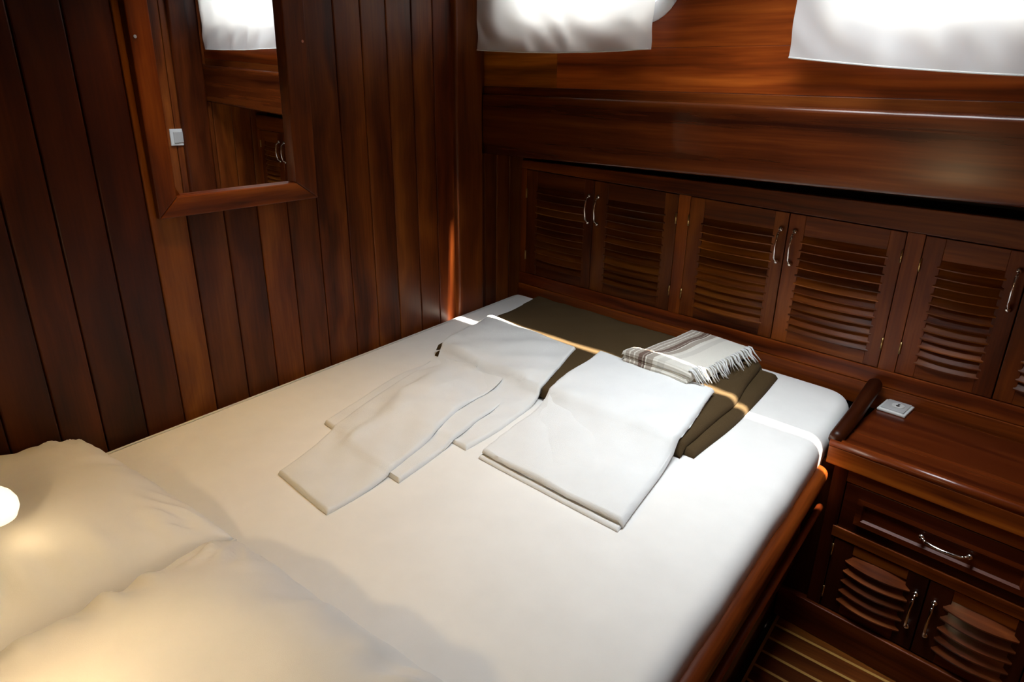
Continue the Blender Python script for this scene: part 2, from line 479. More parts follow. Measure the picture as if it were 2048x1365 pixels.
# floor: mahogany strips with pale caulking lines
fl = struct(part('floor', MB().box(-0.06, XR + 0.06, -0.82, 2.5, -0.05, -0.008), 'dark'), 'cabin sole of dark mahogany strips and pale seams')
FA = -0.075
ys = [1.735, 1.688]
while ys[-1] > -0.7:
    ys.append(ys[-1] - 0.0595)
def fy(y, x): return y + FA * (x - 1.361)
seam = MB()
for a, b in zip(ys[1:], ys[:-1]):
    x0, x1 = 1.366, XR
    p = [(x0, fy(a, x0) + 0.0044, -0.01), (x1, fy(a, x1) + 0.0044, -0.01), (x1, fy(b, x1) - 0.0044, -0.01), (x0, fy(b, x0) - 0.0044, -0.01)]
    part('floor_plank', MB().hexa(p + [(q[0], q[1], 0.0) for q in p]), 'floor', fl, tint=tint(0.65, 1.1))
    q = [(x0, fy(b, x0) - 0.0043, -0.01), (x1, fy(b, x1) - 0.0043, -0.01), (x1, fy(b, x1) + 0.0043, -0.01), (x0, fy(b, x0) + 0.0043, -0.01)]
    part('pale_seam', MB().hexa(q + [(t[0], t[1], 0.0006) for t in q]), 'holly', fl)
part('border_seam', MB().hexa([(1.358, -0.7, -0.01), (1.3655, -0.7, -0.01), (1.3655, 1.738, -0.01), (1.358, 1.738, -0.01), (1.358, -0.7, 0.0006), (1.3655, -0.7, 0.0006), (1.3655, 1.738, 0.0006), (1.358, 1.738, 0.0006)]), 'holly', fl)

# ------------------------------------------------------------------ shared fittings
def handle_mesh():
    mb = MB()
    L_ = 0.05
    pts = [(0, -0.016, -0.042), (0, -0.022, -0.036), (0, -0.025, -0.022), (0, -0.028, 0.0), (0, -0.025, 0.022), (0, -0.022, 0.036), (0, -0.016, 0.042)]
    mb.tube(pts, [0.0034, 0.0042, 0.0034, 0.0040, 0.0034, 0.0042, 0.0034], 8)
    for s in (-1, 1):
        mb.tube([(0, -0.001, s * L_), (0, -0.010, s * 0.0485), (0, -0.016, s * 0.042)], [0.0030, 0.0028, 0.0030], 8)
        mb.ball((0, -0.005, s * 0.0505), 0.0078, 10, (1, 0.85, 1))
        mb.ball((0, -0.019, s * 0.040), 0.0042, 8)
    return mb.mesh('handle', M['chrome'], smooth=True)
HANDLE = handle_mesh()
HINGE = MB().tube([(0, -0.002, -0.018), (0, -0.002, 0.018)], 0.0032, 8).mesh('hinge', M['brass'], smooth=True)
SLATS = {}
def slat_mesh(wd, pitch, bow, mat='wood_x'):
    key = (round(wd, 3), pitch, mat)
    if key in SLATS:
        return SLATS[key]
    n = 10
    rows = []
    for i in range(n + 1):
        t = -1 + 2 * i / n
        f = bow * (1 - t * t) + 0.002
        x = t * wd / 2
        # section: back-top, nose top, nose, nose bottom, back-bottom (v negative = towards the room)
        rows.append([(x, 0.011, pitch * 0.85), (x, -f + 0.003, -pitch * 0.16), (x, -f, -pitch * 0.28), (x, -f + 0.0012, -pitch * 0.42), (x, -f + 0.006, -pitch * 0.45), (x, 0.013, pitch * 0.50), (x, 0.011, pitch * 0.85)])
    mb = MB()
    mb.quadgrid(np.array(rows))
    for r in (0, n):
        b = r * 7
        mb.f.append([b + k for k in range(6)])
    me = mb.mesh('slat', M[mat], smooth=True, merge=True)
    me.set_sharp_from_angle(angle=math.radians(45))
    SLATS[key] = me
    return me

def louvre_door(parent, u0, u1, z0, zt0, zt1, o_u0, o_u1, o_z0, o_z1, nsl, handle_u, handle_z, hinge_u, hinge_z, tnt, v=0.0, bow=0.011, smat='wood_x', rail_k=None, slat_k=None):
    """door with stiles, rails, louvre slats, handle and hinges; v is its front face"""
    g = 0.0015
    u0 += g; u1 -= g
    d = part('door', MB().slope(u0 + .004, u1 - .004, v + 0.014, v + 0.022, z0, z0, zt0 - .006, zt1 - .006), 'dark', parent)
    zt = lambda u: zt0 + (zt1 - zt0) * (u - u0) / (u1 - u0) - g
    k = tnt
    rk = rail_k or [c * 0.88 for c in k]
    sk = slat_k or [k[0], k[1] * 1.18, k[2]]
    part('stile', MB().slope(u0, o_u0, v, v + 0.02, z0, z0, zt(u0), zt(o_u0)), 'wood_z', d, 0.0015, tint=[c * 1.0 for c in k])
    part('stile', MB().slope(o_u1, u1, v, v + 0.02, z0, z0, zt(o_u1), zt(u1)), 'wood_z', d, 0.0015, tint=[c * 0.95 for c in k])
    part('rail', MB().slope(o_u0, o_u1, v + .0005, v + 0.02, o_z1, o_z1, zt(o_u0), zt(o_u1)), 'wood_x', d, 0.0010, tint=rk)
    part('rail', MB().slope(o_u0, o_u1, v + .0005, v + 0.02, z0, z0, o_z0, o_z0), 'wood_x', d, 0.0010, tint=rk)
    pitch = (o_z1 - o_z0) / nsl
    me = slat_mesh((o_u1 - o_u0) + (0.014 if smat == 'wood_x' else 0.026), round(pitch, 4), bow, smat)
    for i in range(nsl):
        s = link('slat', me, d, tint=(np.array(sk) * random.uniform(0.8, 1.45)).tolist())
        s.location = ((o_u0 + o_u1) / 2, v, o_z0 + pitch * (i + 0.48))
    if handle_u is not None:
        h = link('handle', HANDLE, d); h.location = (handle_u, v, handle_z); h['label'] = 'polished chrome bow handle'
    for z in hinge_z:
        hg = link('hinge', HINGE, d); hg.location = (hinge_u, v, z); hg['label'] = 'small brass hinge'
    return d

# ------------------------------------------------------------------ louvred lockers along the hull
lk = empty('louvred_locker', (0, 2.279, 0), HA)
tag(lk, 'built-in mahogany locker with a row of louvred doors below the fascia', 'cabinet')
zt_ = lambda x: 1.1115 - 0.0205 * x
bays = [(0.030, 0.371, 0.727), (0.771, 1.106, 1.428), (1.472, 1.708, 1.902)]
edges = [0.0, 0.030, 0.727, 0.771, 1.428, 1.472, 1.902, XR - 0.004]
# carcass face
part('top_rail', MB().slope(0.0, (XR - .004) * HC, 0.0, 0.022, zt_(0), zt_(XR), 1.144, 1.150), 'wood_x', lk, 0.003, tint=(1.5, 1.4, 1.1))
part('bottom_rail', MB().box(0.0, (XR - .004) * HC, -0.004, 0.022, 0.634, 0.682), 'wood_x', lk, 0.002, tint=(1.6, 1.25, 1.0))
part('plinth_board', MB().box(0.0, (XR - .004) * HC, -0.008, 0.022, 0.56, 0.633), 'wood_x', lk, 0.002, tint=(2.1, 1.9, 1.1))
for a, b in zip(edges[0::2], edges[1::2]):
    part('stile', MB().slope(a * HC, b * HC, 0.0, 0.022, 0.682, 0.682, zt_(a), zt_(b)), 'wood_z', lk, 0.0012, tint=(1.8, 1.6, 1.1))
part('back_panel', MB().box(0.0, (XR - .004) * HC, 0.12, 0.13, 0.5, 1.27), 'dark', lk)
zo = 0.684
tn = [(.85, .78, .7), (.9, .85, .7), (1.4, 1.35, 1.0), (1.6, 1.45, 1.2), (1.6, 1.4, 1.3), (1.5, 1.4, 1.1)]  # corner doors tinted darker, right-hand ones brighter: shade and light put into the colour
ops = [(0.088, 0.327), (0.437, 0.675), (0.826, 1.062), (1.156, 1.386), (1.521, 1.662), (1.752, 1.862)]
k = 0
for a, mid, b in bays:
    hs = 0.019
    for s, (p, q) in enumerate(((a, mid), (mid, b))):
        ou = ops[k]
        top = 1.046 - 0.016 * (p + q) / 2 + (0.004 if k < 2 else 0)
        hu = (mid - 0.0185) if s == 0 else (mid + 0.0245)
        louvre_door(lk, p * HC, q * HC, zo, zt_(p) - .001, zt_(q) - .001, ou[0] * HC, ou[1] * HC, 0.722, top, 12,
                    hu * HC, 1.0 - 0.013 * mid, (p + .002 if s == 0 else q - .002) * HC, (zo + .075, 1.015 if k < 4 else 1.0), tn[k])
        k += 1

# ------------------------------------------------------------------ bed: frame, mattress
bf = tag(empty('bed_frame', (1.40, 0.9, 0)), 'built-in mahogany bed base with a round rail along the mattress', 'bed')
def bpart(name, mb, mat, bevel=0.0, **kw):
    mb.v = [(x - 1.40, y - 0.9, z) for x, y, z in mb.v]
    return part(name, mb, mat, bf, bevel, **kw)
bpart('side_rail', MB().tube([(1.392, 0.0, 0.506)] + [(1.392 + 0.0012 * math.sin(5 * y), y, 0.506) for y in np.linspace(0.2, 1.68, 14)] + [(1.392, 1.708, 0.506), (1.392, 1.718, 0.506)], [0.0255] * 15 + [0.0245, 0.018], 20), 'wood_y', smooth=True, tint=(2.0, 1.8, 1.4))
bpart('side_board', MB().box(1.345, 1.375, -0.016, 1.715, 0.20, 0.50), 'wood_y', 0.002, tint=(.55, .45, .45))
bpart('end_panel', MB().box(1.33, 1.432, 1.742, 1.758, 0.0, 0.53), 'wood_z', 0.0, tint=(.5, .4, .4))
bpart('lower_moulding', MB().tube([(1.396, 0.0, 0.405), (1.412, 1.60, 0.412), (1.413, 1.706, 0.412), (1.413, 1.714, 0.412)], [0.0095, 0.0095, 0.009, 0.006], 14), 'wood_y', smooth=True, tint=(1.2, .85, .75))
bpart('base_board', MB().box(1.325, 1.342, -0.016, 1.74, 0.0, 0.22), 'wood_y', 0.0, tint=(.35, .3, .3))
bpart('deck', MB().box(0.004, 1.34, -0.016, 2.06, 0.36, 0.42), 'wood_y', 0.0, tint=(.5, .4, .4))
tag(part('headboard', MB().box(0.004, 1.40, -0.05, -0.018, 0.0, 1.25), 'wood_x', None, 0.004, tint=(.8, .7, .7)), 'mahogany board at the head of the bed behind the pillows', 'headboard')

def rrect_inset(d, w_, r):
    return d
def mattress():
    # outline: rounded quadrilateral, far end follows the hull
    X0, X1, Y0 = 0.006, 1.392, -0.012
    far = lambda x: 2.252 - HS * x
    cor = [(X0, Y0, 0.05), (X1, Y0, 0.05), (X1, far(X1), 0.085), (X0, far(X0), 0.06)]
    out = []
    for i, (x, y, r) in enumerate(cor):
        p = Vector((x, y)); a = (Vector(cor[i - 1][:2]) - p).normalized(); b = (Vector(cor[(i + 1) % 4][:2]) - p).normalized()
        s, e = p + a * r, p + b * r
        for t in np.linspace(0, 1, 9):
            out.append(s * (1 - t) ** 2 + p * 2 * t * (1 - t) + e * t * t)
    # add points along the sides
    ring = []
    for i in range(len(out)):
        a, b = out[i], out[(i + 1) % len(out)]
        n = max(1, int((b - a).length / 0.08))
        for k in range(n):
            ring.append(a.lerp(b, k / n))
    c = sum(ring, Vector((0, 0))) / len(ring)
    Zt, Zb, R = 0.602, 0.425, 0.042
    prof = [(0.0, Zb), (0.0, Zt - R)] + [(R * (1 - math.cos(a)), Zt - R + R * math.sin(a)) for a in np.linspace(0.2, math.pi / 2, 7)]
    mb = MB()
    rows = []
    for ins, z in prof:
        row = []
        for i, p in enumerate(ring):
            t = (ring[(i + 1) % len(ring)] - ring[i - 1]).normalized()
            nrm = Vector((-t.y, t.x))
            q = p + nrm * (ins + (0.0022 * math.sin(p.y * 23) * math.sin(p.y * 7.3 + 1) if p.x > 1.3 else 0.0))
            row.append((q.x, q.y, z))
        rows.append(row + row[:1])
    mb.quadgrid(np.array(rows))
    # top filled by shrinking rings
    top = rows[-1][:-1]
    b = len(mb.v); mb.v += list(top); mb.f.append(list(range(b, b + len(top))))
    b = len(mb.v); mb.v += [r for r in rows[0][:-1]]; mb.f.append(list(range(b, b + len(rows[0]) - 1)))
    return part('mattress', mb, 'sheet', None, smooth=True, merge=True)
tag(mattress(), 'thick mattress in a taut white fitted sheet', 'mattress')

# ------------------------------------------------------------------ cloth laid on the bed (a running height field keeps layers on top of each other)
GX, GY, GR = -0.1, -0.1, 0.006
H = np.full((int(1.7 / GR), int(2.5 / GR)), 0.6024)
def blur(A, r):
    k = max(1, int(r / GR))
    for ax in (0, 1):
        for _ in range(2):
            P = np.pad(A, [(k + 1, k) if a == ax else (0, 0) for a in (0, 1)], mode='edge').cumsum(axis=ax)
            n = A.shape[ax]
            hi = np.take(P, np.arange(2 * k + 1, 2 * k + 1 + n), axis=ax); lo = np.take(P, np.arange(0, n), axis=ax)
            A = (hi - lo) / (2 * k + 1)
    return A
def samp(A, x, y):
    fx = np.clip((x - GX) / GR, 0, A.shape[0] - 1.001); fy_ = np.clip((y - GY) / GR, 0, A.shape[1] - 1.001)
    i, j = fx.astype(int), fy_.astype(int); a, b = fx - i, fy_ - j
    return A[i, j] * (1 - a) * (1 - b) + A[i + 1, j] * a * (1 - b) + A[i, j + 1] * (1 - a) * b + A[i + 1, j + 1] * a * b
def catmull(P, n):
    P = np.array(P, float); m_ = len(P)
    if m_ == 2:
        return np.array([P[0] + (P[1] - P[0]) * t for t in np.linspace(0, 1, n)])
    out = []
    for t in np.linspace(0, m_ - 1, n):
        i = min(int(t), m_ - 2); f = t - i
        p0, p1, p2, p3 = P[max(i - 1, 0)], P[i], P[i + 1], P[min(i + 2, m_ - 1)]
        out.append(0.5 * ((2 * p1) + (-p0 + p2) * f + (2 * p0 - 5 * p1 + 4 * p2 - p3) * f * f + (-p0 + 3 * p1 - 3 * p2 + p3) * f ** 3))
    return np.array(out)
class Noise2:
    def __init__(s, n, f0, f1):
        s.k = [(rng.uniform(f0, f1) * rng.choice([-1, 1]), rng.uniform(f0, f1) * rng.choice([-1, 1]), rng.uniform(0, 6.28)) for _ in range(n)]
    def __call__(s, x, y):
        return sum(np.sin(a * x + b * y + c) for a, b, c in s.k) / len(s.k)
def slab(name, rows, th, mat, parent=None, soft=0.02, edge=0.012, fade_back=0.0, wob=0.002, wr=0.0015, lift=0.0, nu=36, nv=48, over=True, bottom_lift=0.0, puff=0.0, wdir=None):
    """folded cloth: rows of (left, right) points from the near end to the far end"""
    global H
    Lc = catmull([r[0] for r in rows], nv); Rc = catmull([r[1] for r in rows], nv)
    u = np.linspace(0, 1, nu)
    u = 0.5 - 0.5 * np.cos(np.pi * u) if True else u
    v = np.linspace(0, 1, nv)
    v = 0.75 * v + 0.25 * (0.5 - 0.5 * np.cos(np.pi * v))
    Lc = np.array([np.interp(v, np.linspace(0, 1, nv), Lc[:, k]) for k in (0, 1)]).T
    Rc = np.array([np.interp(v, np.linspace(0, 1, nv), Rc[:, k]) for k in (0, 1)]).T
    XY = Lc[None] * (1 - u)[:, None, None] + Rc[None] * u[:, None, None]
    X, Y = XY[..., 0].copy(), XY[..., 1].copy()
    wdt = np.linalg.norm(Rc - Lc, axis=1)[None]; ln = np.linalg.norm(np.diff((Lc + Rc) / 2, axis=0), axis=1).sum()
    du = np.minimum(u[:, None], 1 - u[:, None]) * wdt
    dv0 = v[None] * ln * np.ones_like(du); dv1 = (1 - v[None]) * ln * np.ones_like(du)
    n1, n2 = Noise2(4, 9, 28), Noise2(4, 9, 28)
    X += wob * n1(X * 1.0, Y); Y += wob * n2(X, Y)
    d = np.minimum(du, dv0) if fade_back else np.minimum(np.minimum(du, dv0), dv1)
    q = np.clip(d / edge, 0, 1)
    pr = np.sqrt(np.clip(1 - (1 - q) ** 2, 0, 1))
    prof = th * (0.12 + 0.88 * pr)
    if puff:
        prof = prof + puff * np.clip(du / (wdt / 2), 0, 1) ** 0.7
    if fade_back:
        f = np.clip(dv1 / fade_back, 0, 1); f = f * f * (3 - 2 * f)
        prof = prof * f + 0.0006 - 0.003 * (1 - f)
    base = samp(blur(H, soft), X, Y)
    base = np.maximum(base, samp(H, X, Y) - 0.0005)
    n3 = Noise2(6, 14, 55)
    if wdir is not None:
        A_ = X * wdir[0] + Y * wdir[1]; B_ = -X * wdir[1] + Y * wdir[0]
        wrk = n3(B_ * 1.2, A_ * 0.25)
    else:
        wrk = n3(X, Y)
    Zt = base + prof + wr * wrk * np.clip(d / 0.03, 0, 1) + lift
    Zb = base + 0.0004 + bottom_lift
    Zt = np.maximum(Zt, Zb + 0.0006) if not fade_back else Zt
    mb = MB()
    top = np.stack([X, Y, Zt], -1)
    mb.quadgrid(top)
    nb = len(mb.v)
    per = [(i, 0) for i in range(nu)] + [(nu - 1, j) for j in range(1, nv)] + [(i, nv - 1) for i in range(nu - 2, -1, -1)] + [(0, j) for j in range(nv - 2, 0, -1)]
    mb.v += [(X[i, j], Y[i, j], min(Zb[i, j], Zt[i, j] - .0004)) for i, j in per]
    for k_ in range(len(per)):
        i, j = per[k_]; i2, j2 = per[(k_ + 1) % len(per)]
        mb.f.append([i * nv + j, i2 * nv + j2, nb + (k_ + 1) % len(per), nb + k_])
    mb.f.append([nb + k_ for k_ in range(len(per))])
    mb.uv = [(u[i], v[j]) for i in range(nu) for j in range(nv)] + [(u[i], v[j]) for i, j in per]
    ox, oy = (parent.location.x, parent.location.y) if parent is not None else (0, 0)
    oz = parent.location.z if parent is not None else 0
    mb.v = [(a - ox, b - oy, c - oz) for a, b, c in mb.v]
    o = part(name, mb, mat, parent, smooth=True)
    o.data.set_sharp_from_angle(angle=math.radians(70))
    # raise the height field under the new layer
    if over:
        s = 3
        cx = []; 
        for i in range(nu - 1):
            for j in range(nv - 1):
                xs = (X[i, j], X[i + 1, j], X[i, j + 1], X[i + 1, j + 1]); ys_ = (Y[i, j], Y[i + 1, j], Y[i, j + 1], Y[i + 1, j + 1])
                i0, i1 = int((min(xs) - GX) / GR), int((max(xs) - GX) / GR) + 1
                j0, j1 = int((min(ys_) - GY) / GR), int((max(ys_) - GY) / GR) + 1
                i0, j0 = max(i0, 0), max(j0, 0)
                zt2 = max(Zt[i, j], Zt[i + 1, j], Zt[i, j + 1], Zt[i + 1, j + 1])
                if zt2 > 0.6:
                    sub = H[i0:i1 + 1, j0:j1 + 1]
                    np.maximum(sub, zt2, out=sub)
    return o

# brown blanket, folded twice, at the foot of the bed
bk = tag(empty('folded_blanket', (0.66, 1.78, 0.6035)), 'dark brown fleece blanket folded flat under the white towels', 'blanket')
slab('lower_fold', [((0.235, 1.50), (1.165, 1.415)), ((0.215, 1.75), (1.185, 1.70)), ((0.185, 2.150), (1.178, 2.020))], 0.018, 'brown', bk, 0.01, 0.02, wr=0.005)
slab('upper_fold', [((0.230, 1.51), (1.135, 1.395)), ((0.213, 1.75), (1.150, 1.68)), ((0.178, 2.160), (1.120, 2.045))], 0.020, 'brown', bk, 0.02, 0.022, wr=0.007, wob=0.006)

# first white towel: long, loosely folded, running from the blanket towards the pillows
t1 = tag(empty('folded_towel', (0.5, 1.3, 0.6035)), 'long white towel loosely folded in staggered layers nearest the plank wall', 'towel')
slab('back_layer', [((0.47, 1.125), (0.712, 1.100)), ((0.40, 1.28), (0.705, 1.26)), ((0.280, 1.46), (0.700, 1.40)), ((0.205, 1.65), (0.665, 1.58)), ((0.146, 1.835), (0.615, 1.750))], 0.010, 'towel', t1, 0.035, 0.008, wr=0.008, wob=0.006, nv=64)
slab('left_layer', [((0.332, 0.975), (0.47, 0.952)), ((0.300, 1.12), (0.47, 1.12)), ((0.27, 1.28), (0.46, 1.30)), ((0.255, 1.45), (0.45, 1.46))], 0.012, 'towel', t1, 0.02, 0.010, fade_back=0.13, wr=0.003)
slab('right_layer', [((0.47, 0.93), (0.686, 0.900)), ((0.45, 1.05), (0.672, 1.03)), ((0.40, 1.20), (0.655, 1.17)), ((0.36, 1.42), (0.63, 1.38))], 0.011, 'towel', t1, 0.02, 0.009, fade_back=0.15, wr=0.003)
slab('top_layer', [((0.442, 0.755), (0.653, 0.725)), ((0.405, 0.90), (0.652, 0.89)), ((0.355, 1.08), (0.622, 1.06)), ((0.315, 1.27), (0.578, 1.24)), ((0.28, 1.46), (0.56, 1.44))], 0.011, 'towel', t1, 0.045, 0.010, fade_back=0.22, wr=0.007, wob=0.004, nv=64)

# second white towel, neatly folded
t2 = tag(empty('folded_towel', (0.93, 1.42, 0.6035)), 'white towel folded into a neat rectangle, lying between the long towel and the rail', 'towel')
slab('under_layer', [((0.757, 1.092), (1.160, 1.048)), ((0.732, 1.42), (1.126, 1.40)), ((0.708, 1.735), (1.092, 1.690))], 0.007, 'towel', t2, 0.05, 0.005, wr=0.002, nv=56)
slab('middle_layer', [((0.764, 1.106), (1.150, 1.066)), ((0.735, 1.43), (1.118, 1.40)), ((0.706, 1.74), (1.094, 1.695))], 0.006, 'towel', t2, 0.03, 0.005, wr=0.002, nv=56)
slab('top_layer', [((0.757, 1.102), (1.163, 1.060)), ((0.733, 1.42), (1.130, 1.39)), ((0.705, 1.745), (1.098, 1.700))], 0.010, 'towel', t2, 0.03, 0.010, wr=0.005, wob=0.004, nv=56)

# striped fringed cotton towel on the blanket
t3 = tag(empty('striped_towel', (0.94, 1.9, 0.64)), 'cream cotton towel with brown stripes and a fringe, folded on the brown blanket', 'towel')
ROW3 = [((0.800, 1.715), (1.035, 1.680)), ((0.835, 1.88), (1.060, 1.86)), ((0.868, 2.075), (1.085, 2.035))]
slab('lower_fold', [((a[0] + .004, a[1] - .004), (b[0] - .01, b[1] - .004)) for a, b in ROW3], 0.011, 'striped', t3, 0.03, 0.008, wr=0.002)
slab('middle_fold', [((a[0], a[1] + .002), (b[0] - .006, b[1] + .002)) for a, b in ROW3], 0.010, 'striped', t3, 0.03, 0.008, wr=0.002)
slab('upper_fold', [((a[0] - .003, a[1]), (b[0], b[1])) for a, b in ROW3], 0.013, 'striped', t3, 0.03, 0.010, wr=0.004, puff=0.006)
fr = MB()
Hs = blur(H, 0.01)
for t in np.linspace(0.02, 0.99, 46):
    P = catmull([r[1] for r in ROW3], 60)[int(t * 59)]
    x, y = P[0] - 0.012, P[1]
    L_ = random.uniform(0.026, 0.05); a = random.uniform(-0.5, 0.35)
    pts = []
    for k_ in range(5):
        f = k_ / 4
        xx, yy = x + L_ * f * math.cos(a), y + L_ * f * math.sin(a) * 0.8
        z = float(samp(H, np.array([xx]), np.array([yy]))[0])
        z0 = float(samp(H, np.array([x - .01]), np.array([y]))[0])
        zz = max(z + 0.0022, z0 - 0.002 - 0.034 * f ** 1.4)
        pts.append((xx - 0.94, yy - 1.9, zz - 0.64))
    fr.tube(pts, [0.0022, 0.0020, 0.0022, 0.0018, 0.0012], 5)
fo_ = part('fringe', fr, 'fringe' if 'fringe' in M else 'towel', t3, smooth=True); fo_['kind'] = 'stuff'

# ------------------------------------------------------------------ pillows
def pillow(loc, lx, ly, hz, rz, tilt, label, seed, wr_corner):
    r = np.random.default_rng(seed)
    n = 56
    t = np.linspace(-1, 1, n)
    t = np.sign(t) * (1 - (1 - np.abs(t)) ** 1.25)
    U, V = np.meshgrid(t, t, indexing='ij')
    pinch = 1 - 0.055 * (1 - np.abs(V) ** 2.0)
    pinch2 = 1 - 0.055 * (1 - np.abs(U) ** 2.0)
    X = U * lx / 2 * pinch; Y = V * ly / 2 * pinch2
    d = (1 - np.abs(U) ** 2.6) * (1 - np.abs(V) ** 2.6)
    h = hz / 2 * np.clip(d, 0, 1) ** 0.42
    # radiating wrinkles out of the corners and along the seams
    wz = np.zeros_like(h)
    for cx in (-1, 1):
        for cy in (-1, 1):
            dx, dy = U - cx, V - cy
            ang = np.arctan2(dy * cy, dx * cx); rad = np.hypot(dx, dy)
            wz += np.sin(ang * 21 + r.uniform(0, 6) + 2.5 * np.sin(rad * 4 + r.uniform(0, 6))) * np.exp(-(rad - 0.30) ** 2 / 0.055) * 0.0100 * wr_corner
    for k_ in range(5):
        a, b, c = r.uniform(2, 7), r.uniform(2, 7), r.uniform(0, 6)
        wz += 0.0026 * np.sin(a * U + b * V * r.choice([-1, 1]) + c)
    for a_, b_ in ((U, V), (V, U)):
        for sg in (-1, 1):
            de = 1 - sg * a_
            ph = r.uniform(0, 6, 3)
            wz += 0.0085 * wr_corner * (np.sin(17 * b_ + ph[0] + 1.5 * np.sin(5 * b_ + ph[1])) + 0.6 * np.sin(29 * b_ + ph[2] + 3 * de)) * np.exp(-((de - 0.16) / 0.16) ** 2)
    edge_ = np.clip(d, 0, 1) ** 0.5
    Zt, Zb = h * 1.5 + wz * edge_, -np.clip(h * 0.4, 0, 0.013)
    mb = MB()
    mb.quadgrid(np.stack([X, Y, Zt], -1)); mb.quadgrid(np.stack([X, Y, Zb], -1), flip=True)
    e = empty('pillow', loc, rz)
    e.rotation_euler = (tilt[0], tilt[1], rz)
    tag(e, label, 'pillow')
    part('pillowcase', mb, 'pillow', e, smooth=True, merge=True)
    # piped seam
    per = [(X[i, 0], Y[i, 0]) for i in range(n)] + [(X[-1, j], Y[-1, j]) for j in range(1, n)] + [(X[i, -1], Y[i, -1]) for i in range(n - 2, -1, -1)] + [(X[0, j], Y[0, j]) for j in range(n - 2, -1, -1)]
    part('seam', MB().tube([(a, b, 0.0) for a, b in per[::2] + per[:1]], 0.003, 6, cap=False), 'pillow', e, smooth=True)
    return e
pillow((0.310, 0.280, 0.622), 0.60, 0.52, 0.165, 0.03, (0.0, 0.0), 'white pillow against the plank wall, under the lit reading lamp', 3, 0.8)
pillow((0.960, 0.266, 0.630), 0.70, 0.54, 0.175, -0.02, (0.0, -0.02), 'white wrinkled pillow on the aisle side, overlapping the other pillow', 5, 1.2)

# ------------------------------------------------------------------ reading lamps on the headboard
def reading_lamp(x, y, z, aim, label, energy, size):
    e = tag(empty('reading_lamp', (x, -0.018, z)), label, 'lamp', 'reading lamps over the pillows')
    part('wall_plate', MB().tube([(0, 0.0, 0.0), (0, 0.012, 0.0)], 0.032, 20), 'brass', e, smooth=False)
    dy = y + 0.018
    part('arm', MB().tube([(0, 0.01, 0.0), (0, dy * 0.4, -0.004), (0, dy * 0.75, -0.002), (0, dy - 0.03, 0.002)], 0.006, 10), 'brass', e, smooth=True)
    sh = MB()
    prof = [(0.006, 0.033), (0.017, 0.029), (0.027, 0.018), (0.033, 0.004), (0.033, -0.008), (0.027, -0.022), (0.024, -0.020), (0.028, -0.007), (0.028, 0.003), (0.004, 0.029)]
    sh.quadgrid(np.array([[(r * math.cos(a), dy + r * math.sin(a), h) for a in np.linspace(0, 2 * math.pi, 25)] for r, h in prof]))
    s = part('shade', sh, 'lampglass', e, smooth=True, merge=True); s['label'] = 'glowing opal glass shade'
    part('bulb', MB().ball((0, dy, 0.008), 0.018, 14), 'lampglass', e, smooth=True)
    lamp('reading_lamp_light', 'SPOT', (x, y, z - 0.034), energy, (1.0, 0.74, 0.40), aim, spot_size=size, spot_blend=0.35, shadow_soft_size=0.02)
reading_lamp(0.504, 0.229, 0.830, (0.16, 0.86, 0.60), 'lit reading lamp with opal glass shade hanging over the pillow by the wall', 0.15, math.radians(118))
reading_lamp(0.92, 0.035, 1.08, (0.74, 0.62, 0.60), 'lit reading lamp with opal glass shade above the aisle-side pillow', 6.5, math.radians(128))

# added unseen ceiling downlight, warm fill for the pillow half of the bed (above the picture)
dl = tag(empty('fill_downlight', (0.22, 0.80, 2.0)), 'small brass downlight added out of view above the bed for warm fill light', 'lamp')
part('bezel', MB().tube([(0, 0, -0.008), (0, 0, 0.0)], [0.05, 0.055], 24), 'brass', dl)
part('lens', MB().tube([(0, 0, -0.010), (0, 0, -0.008)], 0.036, 24), 'lampglass', dl)
lamp('fill_beam', 'SPOT', (0.22, 0.80, 1.985), 27.0, (1.0, 0.59, 0.15), (0.40, 0.80, 0.6), spot_size=math.radians(82), spot_blend=0.9, shadow_soft_size=0.035)

# ------------------------------------------------------------------ bedside cabinet
NA = -math.atan(0.15); NC = 1 / math.cos(NA)
nsx, nsy = 1.401, 1.729
ns = tag(empty('bedside_cabinet', (nsx, nsy, 0), NA), 'low mahogany bedside cabinet with one drawer above two louvred doors', 'cabinet')
W_ = (XR - 0.004 - nsx) * NC
part('top', MB().hexa([(0.012, 0.02, 0.565), (W_, 0.02, 0.565), (W_, 0.356, 0.565), (0.012, 0.354, 0.565), (0.012, 0.02, 0.594), (W_, 0.02, 0.594), (W_, 0.356, 0.594), (0.012, 0.354, 0.594)]), 'wood_gloss', ns, 0.001, tint=(.75, .5, .5))
# raised fiddle rails: round-nosed front and the dark left one
part('front_fiddle', MB().tube([(0.0, 0.012, 0.590), (W_, 0.012, 0.590)], 0.0135, 14), 'wood_gloss', ns, smooth=True, tint=(1.2, .9, .9))
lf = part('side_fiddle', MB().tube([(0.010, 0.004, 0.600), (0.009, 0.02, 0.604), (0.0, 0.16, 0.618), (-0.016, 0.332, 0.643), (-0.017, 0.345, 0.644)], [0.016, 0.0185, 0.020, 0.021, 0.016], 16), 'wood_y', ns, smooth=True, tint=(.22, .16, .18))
part('apron', MB().box(0.0, W_, 0.0, 0.022, 0.533, 0.582), 'wood_x', ns, 0.002, tint=(2.4, 2.3, 1.5))
u_ = lambda x: (x - nsx) * NC
